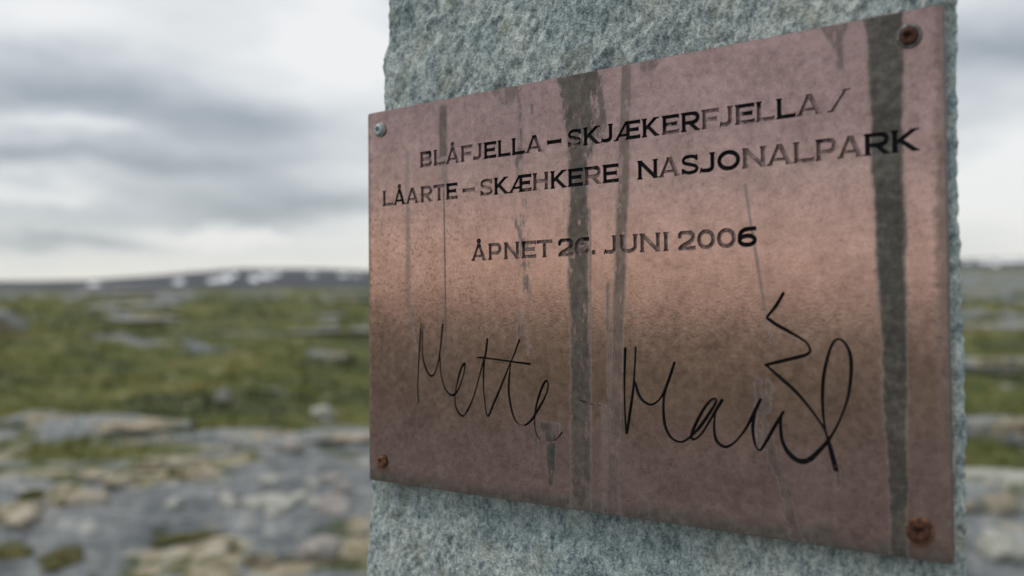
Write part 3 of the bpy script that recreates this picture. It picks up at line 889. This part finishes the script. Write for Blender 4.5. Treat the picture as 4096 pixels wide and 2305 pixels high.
plaque = bpy.data.objects.new('plaque', None); COL.objects.link(plaque)
plaque.empty_display_size = .05
plaque.matrix_world = Matrix([[ax_u[i], ax_v[i], ax_n[i], PC[i]] for i in range(3)] + [[0, 0, 0, 1]])
tag(plaque, 'weathered copper plaque with engraved lettering and signature screwed to the stone pillar', 'plaque')

LINES = [
    (33.3, 8.1, [('B', 39.6, 48.0, .28), ('L', 49.4, 57.3, .12), ('Å', 57.9, 67.6, .08), ('F', 68.4, 76.2, .30), ('J', 76.6, 82.6, 0), ('E', 83.7, 91.8, .50),
                 ('L', 92.7, 100.7, .85), ('L', 101.6, 109.6, .95), ('A', 110.2, 120.6, .45), ('–', 123.1, 131.4, 1.2), ('S', 135.0, 143.0, .50), ('K', 143.9, 153.1, .68),
                 ('J', 153.6, 160.2, .95), ('Æ', 160.7, 174.3, 1.2), ('K', 175.3, 183.9, .78), ('E', 185.3, 193.7, .42), ('R', 194.7, 203.6, .85), ('F', 204.5, 212.4, .12),
                 ('J', 212.7, 218.9, .2), ('E', 219.8, 228.3, .42), ('L', 229.0, 236.9, .38), ('L', 237.7, 245.7, 1.2), ('A', 246.2, 256.5, .12), ('/', 258.6, 267.5, 0)]),
    (51.6, 8.2, [('L', 11.3, 19.3, .38), ('Å', 19.6, 28.6, .75), ('A', 29.0, 38.6, .12), ('R', 39.9, 48.4, .30), ('T', 49.1, 57.2, .05), ('E', 58.0, 65.9, .50),
                 ('–', 69.4, 77.7, 0), ('S', 81.1, 89.4, .25), ('K', 90.2, 99.3, .68), ('Æ', 99.6, 113.5, .62), ('H', 114.4, 123.7, .28), ('K', 124.9, 134.2, .72),
                 ('E', 135.0, 143.4, 1.2), ('R', 144.3, 153.5, .33), ('E', 154.3, 162.8, .58), ('N', 172.7, 183.0, .88), ('A', 183.5, 193.9, .18), ('S', 194.5, 202.8, .62),
                 ('J', 203.3, 210.6, .82), ('O', 211.5, 221.7, .60), ('N', 222.7, 233.0, .12), ('A', 233.5, 244.1, .22), ('L', 244.6, 253.0, .10), ('P', 253.6, 262.1, .28),
                 ('A', 262.3, 272.2, .10), ('R', 272.5, 281.9, .72), ('K', 282.6, 292.7, 1.2)]),
    (83.6, 8.1, [('Å', 75.0, 85.0, .28), ('P', 86.2, 94.7, .28), ('N', 96.2, 105.9, .2), ('E', 107.2, 116.0, .32), ('T', 116.5, 125.5, .1), ('2', 128.8, 137.6, .38),
                 ('6', 138.5, 146.7, .28), ('.', 148.0, 150.1, 0), ('J', 154.6, 161.6, .2), ('U', 163.0, 172.4, .2), ('N', 173.5, 183.9, .12), ('I', 184.7, 188.5, .12),
                 ('2', 192.3, 200.8, .2), ('0', 201.7, 210.0, .1), ('0', 210.9, 219.4, .1), ('6', 220.2, 228.6, .66)])]
KIND = {'–': 'dash', '/': 'slash', '.': 'full_stop'}
ALL = []


def mm(uv): return (uv[0] / 1000 - PW / 2, PH / 2 - uv[1] / 1000)


def sized(pts_mm, tol_mm):
    return [simplify([mm(q) for q in l], tol_mm / 1000) for l in pts_mm]


for base_v, cap, items in LINES:
    for ch, ua, ub, pt_ in items:
        w = (ub - ua) / cap
        xs = np.arange(-.06, w + .07, .0135); ys = np.arange(-.06, 1.45 if ch == 'Å' else 1.08, .0135)
        X, Y = np.meshgrid(xs, ys)
        D = np.maximum(glyph(ch, w).field(X, Y), np.maximum(-X, X - w)) - .012
        if ch != 'Å': D = np.maximum(D, np.maximum(-Y, Y - 1) - .012)
        D[0] = D[-1] = 1; D[:, 0] = D[:, -1] = 1                         # a cutter leaves slightly rounded corners
        loops = sized([[(ua + x * cap, base_v - y * cap) for x, y in l] for l in contours(D, xs, ys)], .018)
        ALL += loops
        recess('digit' if ch in '026' else KIND.get(ch, 'letter'), loops, .0011, pt_, plaque)

SIG_A = [[(39.6, 114.9), (38.4, 128.5), (37.0, 146.4), (37.5, 156.5)],
         [(41.0, 115.6), (40.3, 126.9), (41.2, 134.), (43.6, 139.5), (46.9, 142.2), (50.2, 139.1), (53.0, 129.7), (55.1, 115.5)],
         [(53.0, 129.1), (53.5, 139.4), (56.1, 147.6), (59.9, 151.2), (63.3, 150.7), (66.3, 147.2), (69.3, 140.5), (70.1, 135.3), (68.0, 137.0), (65.3, 143.7), (63.3, 151.7), (64.1, 157.9),
          (68.3, 161.6), (72.5, 157.4), (76.7, 149.5), (81.4, 136.4), (83.9, 130.0), (85.1, 122.7)],
         [(83.2, 131.6), (82.4, 140.0), (82.8, 150.7), (84.9, 160.6), (88.8, 154.3), (92.8, 147.2), (99.2, 134.9), (101.8, 130.4), (105.4, 122.9)],
         [(100.0, 133.4), (98.5, 145.5), (99.6, 154.4), (102.4, 161.4), (107.2, 163.7), (111.9, 161.2), (115.7, 156.5), (120.4, 149.7), (122.4, 144.5), (121.4, 141.8), (118.6, 145.4),
          (115.2, 154.3), (114.2, 162.5), (116.0, 168.2), (121.1, 170.8), (126.5, 169.3), (130.3, 165.4)],
         [(78.1, 131.8), (85.0, 132.1), (99.8, 133.3), (111.7, 134.2)], [(140.7, 150.0), (145.3, 151.2), (151.9, 152.0)]]
SIG_B = [[(165.4, 126.0), (164.8, 139.0), (164.8, 151.8), (165.6, 163.2), (167.2, 155.3), (169.2, 144.3), (170.2, 134.), (170.8, 125.4)],
         [(170.3, 141.0), (172.9, 147.2), (177.6, 150.0), (181.8, 148.2), (184.9, 144.1), (187.6, 138.0), (190.1, 131.5)],
         [(187.0, 139.5), (184.6, 147.6), (184.9, 157.4), (187.7, 163.2), (192.2, 165.1), (196.6, 163.1), (201.6, 158.3), (206.8, 151.5), (209.6, 146.9), (207.7, 146.2), (203.6, 150.7),
          (198.4, 160.0), (198.3, 163.5), (202.5, 161.0), (207.9, 152.9), (212.2, 146.5)],
         [(210.8, 148.5), (208.9, 152.8), (208.5, 159.3), (209.8, 163.7), (213.4, 165.5), (217.6, 163.3), (222.3, 157.9), (226.0, 151.4), (229.2, 145.4)],
         [(226.9, 149.7), (225.7, 156.8), (226.5, 162.8), (228.3, 165.7), (230.4, 163.6), (234.8, 156.2), (238.8, 149.8)],
         [(238.1, 151.1), (237.6, 155.2), (238.2, 160.9), (240.7, 165.6), (244.9, 168.5), (249.1, 167.7), (253.3, 163.7), (257.5, 158.7), (261.6, 151.3), (265.0, 141.7), (266.3, 130.7),
          (265.3, 124.4), (262.1, 120.7), (258.9, 122.9), (255.9, 132.6), (254.9, 142.1), (255.3, 152.3), (256.9, 160.0), (259.7, 170.3)],
         [(250.4, 125.0), (248.5, 126.9), (240.4, 129.1), (231.6, 131.3)], [(231.6, 131.2), (236.0, 134.8), (243.6, 141.0), (249.4, 147.2), (255.1, 154.9), (257.4, 161.0), (259.7, 170.3)],
         [(239.5, 102.8), (236.4, 107.7), (232.6, 111.9)], [(232.6, 112.6), (236.5, 115.2), (243.1, 118.7), (248.6, 122.0), (250.4, 125.0)]]
res = .17
xs = np.arange(33, 272, res); ys = np.arange(98, 178, res)
D = np.full((len(ys), len(xs)), 9.)
for lst, rad in ((SIG_A, .64), (SIG_B, .70)):
    for pl in lst:
        sp = spline(pl, 7); N = len(sp)
        for i in range(N - 1):
            (x1, y1), (x2, y2) = sp[i], sp[i + 1]
            rr = rad * (.86 + .22 * math.sin(i * .21 + pl[0][0])) * (min(1, .45 + i / 5.) if rad < .66 else 1)
            if pl[-1] == (259.7, 170.3) and y1 > 159: rr = rad * (1.0 + .055 * (y1 - 159))
            i0, i1 = np.searchsorted(xs, [min(x1, x2) - 2, max(x1, x2) + 2]); j0, j1 = np.searchsorted(ys, [min(y1, y2) - 2, max(y1, y2) + 2])
            X, Y = np.meshgrid(xs[i0:i1], ys[j0:j1])
            dx, dy = x2 - x1, y2 - y1; L2 = dx * dx + dy * dy + 1e-12
            t = np.clip(((X - x1) * dx + (Y - y1) * dy) / L2, 0, 1)
            D[j0:j1, i0:i1] = np.minimum(D[j0:j1, i0:i1], np.hypot(X - x1 - t * dx, Y - y1 - t * dy) - rr)
loops = sized(contours(D, xs, ys), .03)
loops = [l for l in loops if abs(area(l)) > 4e-8]
sgn = [area(l) for l in loops]
big = max(loops, key=lambda l: abs(area(l)))
pos = area(big) > 0
outer = [l for l, a in zip(loops, sgn) if (a > 0) == pos]; inner = [l for l, a in zip(loops, sgn) if (a > 0) != pos]
for l in outer:
    hs = [h for h in inner if inside([h[0]], [l])[0]]
    cx = float(np.mean([q[0] for q in l])) * 1000 + PW * 500
    recess('signature_stroke', [l] + hs, .0010, .86 if cx < 130 else (.42 if cx < 158 else (.75 if cx < 180 else 1.2)), plaque)
ALL += loops

# the plate itself: a flat face with every engraved shape cut out of it
hw, hh = PW / 2, PH / 2
rc = .0012
rect = []
for cx, cy, a0 in ((hw - rc, hh - rc, 0), (-hw + rc, hh - rc, 90), (-hw + rc, -hh + rc, 180), (hw - rc, -hh + rc, 270)):
    rect += [(cx + rc * math.cos(math.radians(a0 + k * 22.5)), cy + rc * math.sin(math.radians(a0 + k * 22.5))) for k in range(5)]
vv, ff = triangulate(ALL, rect)
P = [(x, y, 0.) for x, y in vv]; F = ff.tolist(); fm = [0] * len(F)
b = len(P); n = len(rect); bev = .00022
P += [(x, y, 0) for x, y in rect] + [(x + bev * np.sign(x), y + bev * np.sign(y), -bev) for x, y in rect] + [(x + bev * np.sign(x), y + bev * np.sign(y), -PT) for x, y in rect]
for k in range(2):
    F += [(b + k * n + i, b + (k + 1) * n + i, b + (k + 1) * n + (i + 1) % n, b + k * n + (i + 1) % n) for i in range(n)]
fm += [1] * (2 * n)
F.append(tuple(b + 2 * n + i for i in range(n))[::-1]); fm.append(1)
link('plate', P, F, [MAT_PLATE, MAT_EDGE], parent=plaque, smooth=False, fmat=fm)


# ------------------------------------------------------------------ screws
def lathe(prof, n=36):
    P, F = [], []
    for r, z in prof:
        for i in range(n):
            a = 2 * math.pi * i / n; P.append((r * math.cos(a), r * math.sin(a), z))
    for k in range(len(prof) - 1):
        F += [(k * n + i, k * n + (i + 1) % n, (k + 1) * n + (i + 1) % n, (k + 1) * n + i) for i in range(n)]
    return P, F


def screw_head(rad, hgt, star, irregular, seed):
    """pan head with a star or eroded recess"""
    n = 48; P, F = [], []
    ang = np.linspace(0, 2 * np.pi, n, endpoint=False)
    wob = 1 + irregular * fbm(np.cos(ang) * 1.5 + seed, np.sin(ang) * 1.5, 3., 3)
    sr = rad * (.40 + .085 * np.cos(6 * ang)) if star else rad * .34 * (1 + .5 * fbm(np.cos(ang) + seed * 2, np.sin(ang), 1., 2))
    rings = [(rad * wob, 0.), (rad * wob, hgt * .45), (rad * .95 * wob, hgt * .72), (rad * .82 * wob, hgt * .90), (rad * .62 + 0 * ang, hgt), (sr, hgt * .99), (sr * .9, hgt * .35)]
    for r, z in rings:
        P += [(float(q * math.cos(t)), float(q * math.sin(t)), z) for q, t in zip(np.broadcast_to(r, n), ang)]
    for k in range(len(rings) - 1):
        F += [(k * n + i, k * n + (i + 1) % n, (k + 1) * n + (i + 1) % n, (k + 1) * n + i) for i in range(n)]
    F.append([(len(rings) - 1) * n + i for i in range(n)])
    return P, F


def metal_mat(name, a, b, c, met, ro):
    m, g = material(name); p = g.coord()
    nz = g.noise(p, 700, 5, .6)
    g.bsdf(Base_Color=g.ramp(nz, [(.35, a), (.5, b), (.65, c)]), Metallic=met, Roughness=ro, Normal=g.bump(nz, .5, .0004))
    return m


M_ZINC = metal_mat('dull_zinc', (.24, .29, .30), (.36, .41, .42), (.46, .50, .50), .45, .5)
M_RUST = metal_mat('rusted_steel', (.020, .008, .006), (.060, .020, .011), (.125, .042, .018), .1, .85)
M_RUSTD = metal_mat('dark_rusted_steel', (.05, .022, .012), (.13, .055, .026), (.24, .12, .06), .1, .85)
M_WASHD = metal_mat('dirty_washer', (.05, .055, .055), (.12, .135, .135), (.26, .28, .27), .5, .5)
M_WASH = metal_mat('grey_washer', (.16, .18, .18), (.30, .34, .34), (.50, .54, .52), .6, .4)
for u_, v_, rad, hgt, mat, star, irr, wr, wm, lab in (
        (9.8, 10.0, .0033, .0021, M_ZINC, True, .02, .0040, M_WASH, 'grey zinc screw with a star recess in the upper left corner'),
        (289.8, 9.4, .0035, .0016, M_RUST, True, .06, .0045, M_WASHD, 'rusty red screw in a pale grey washer in the upper right corner'),
        (10.4, 189.1, .0032, .0016, M_RUSTD, False, .14, .0035, M_RUST, 'rusted brown screw with an eroded hole in the lower left corner'),
        (290.4, 189.7, .0042, .0012, M_RUST, False, .16, .0049, M_RUSTD, 'badly rusted orange screw in the lower right corner')):
    x, y = mm((u_, v_))
    P, F = screw_head(rad, hgt, star, irr, u_)
    s = link('screw', P, F, mat, parent=plaque, loc=(x, y, .0005)); s['label'] = lab
    P, F = lathe([(rad * .5, 0.0002), (wr, 0.0), (wr, .00065), (wr * .9, .0009), (rad * .9, .0006), (rad * .5, .0004)])
    w_ = link('washer', P, F, wm, parent=s, loc=(0, 0, -.0005))
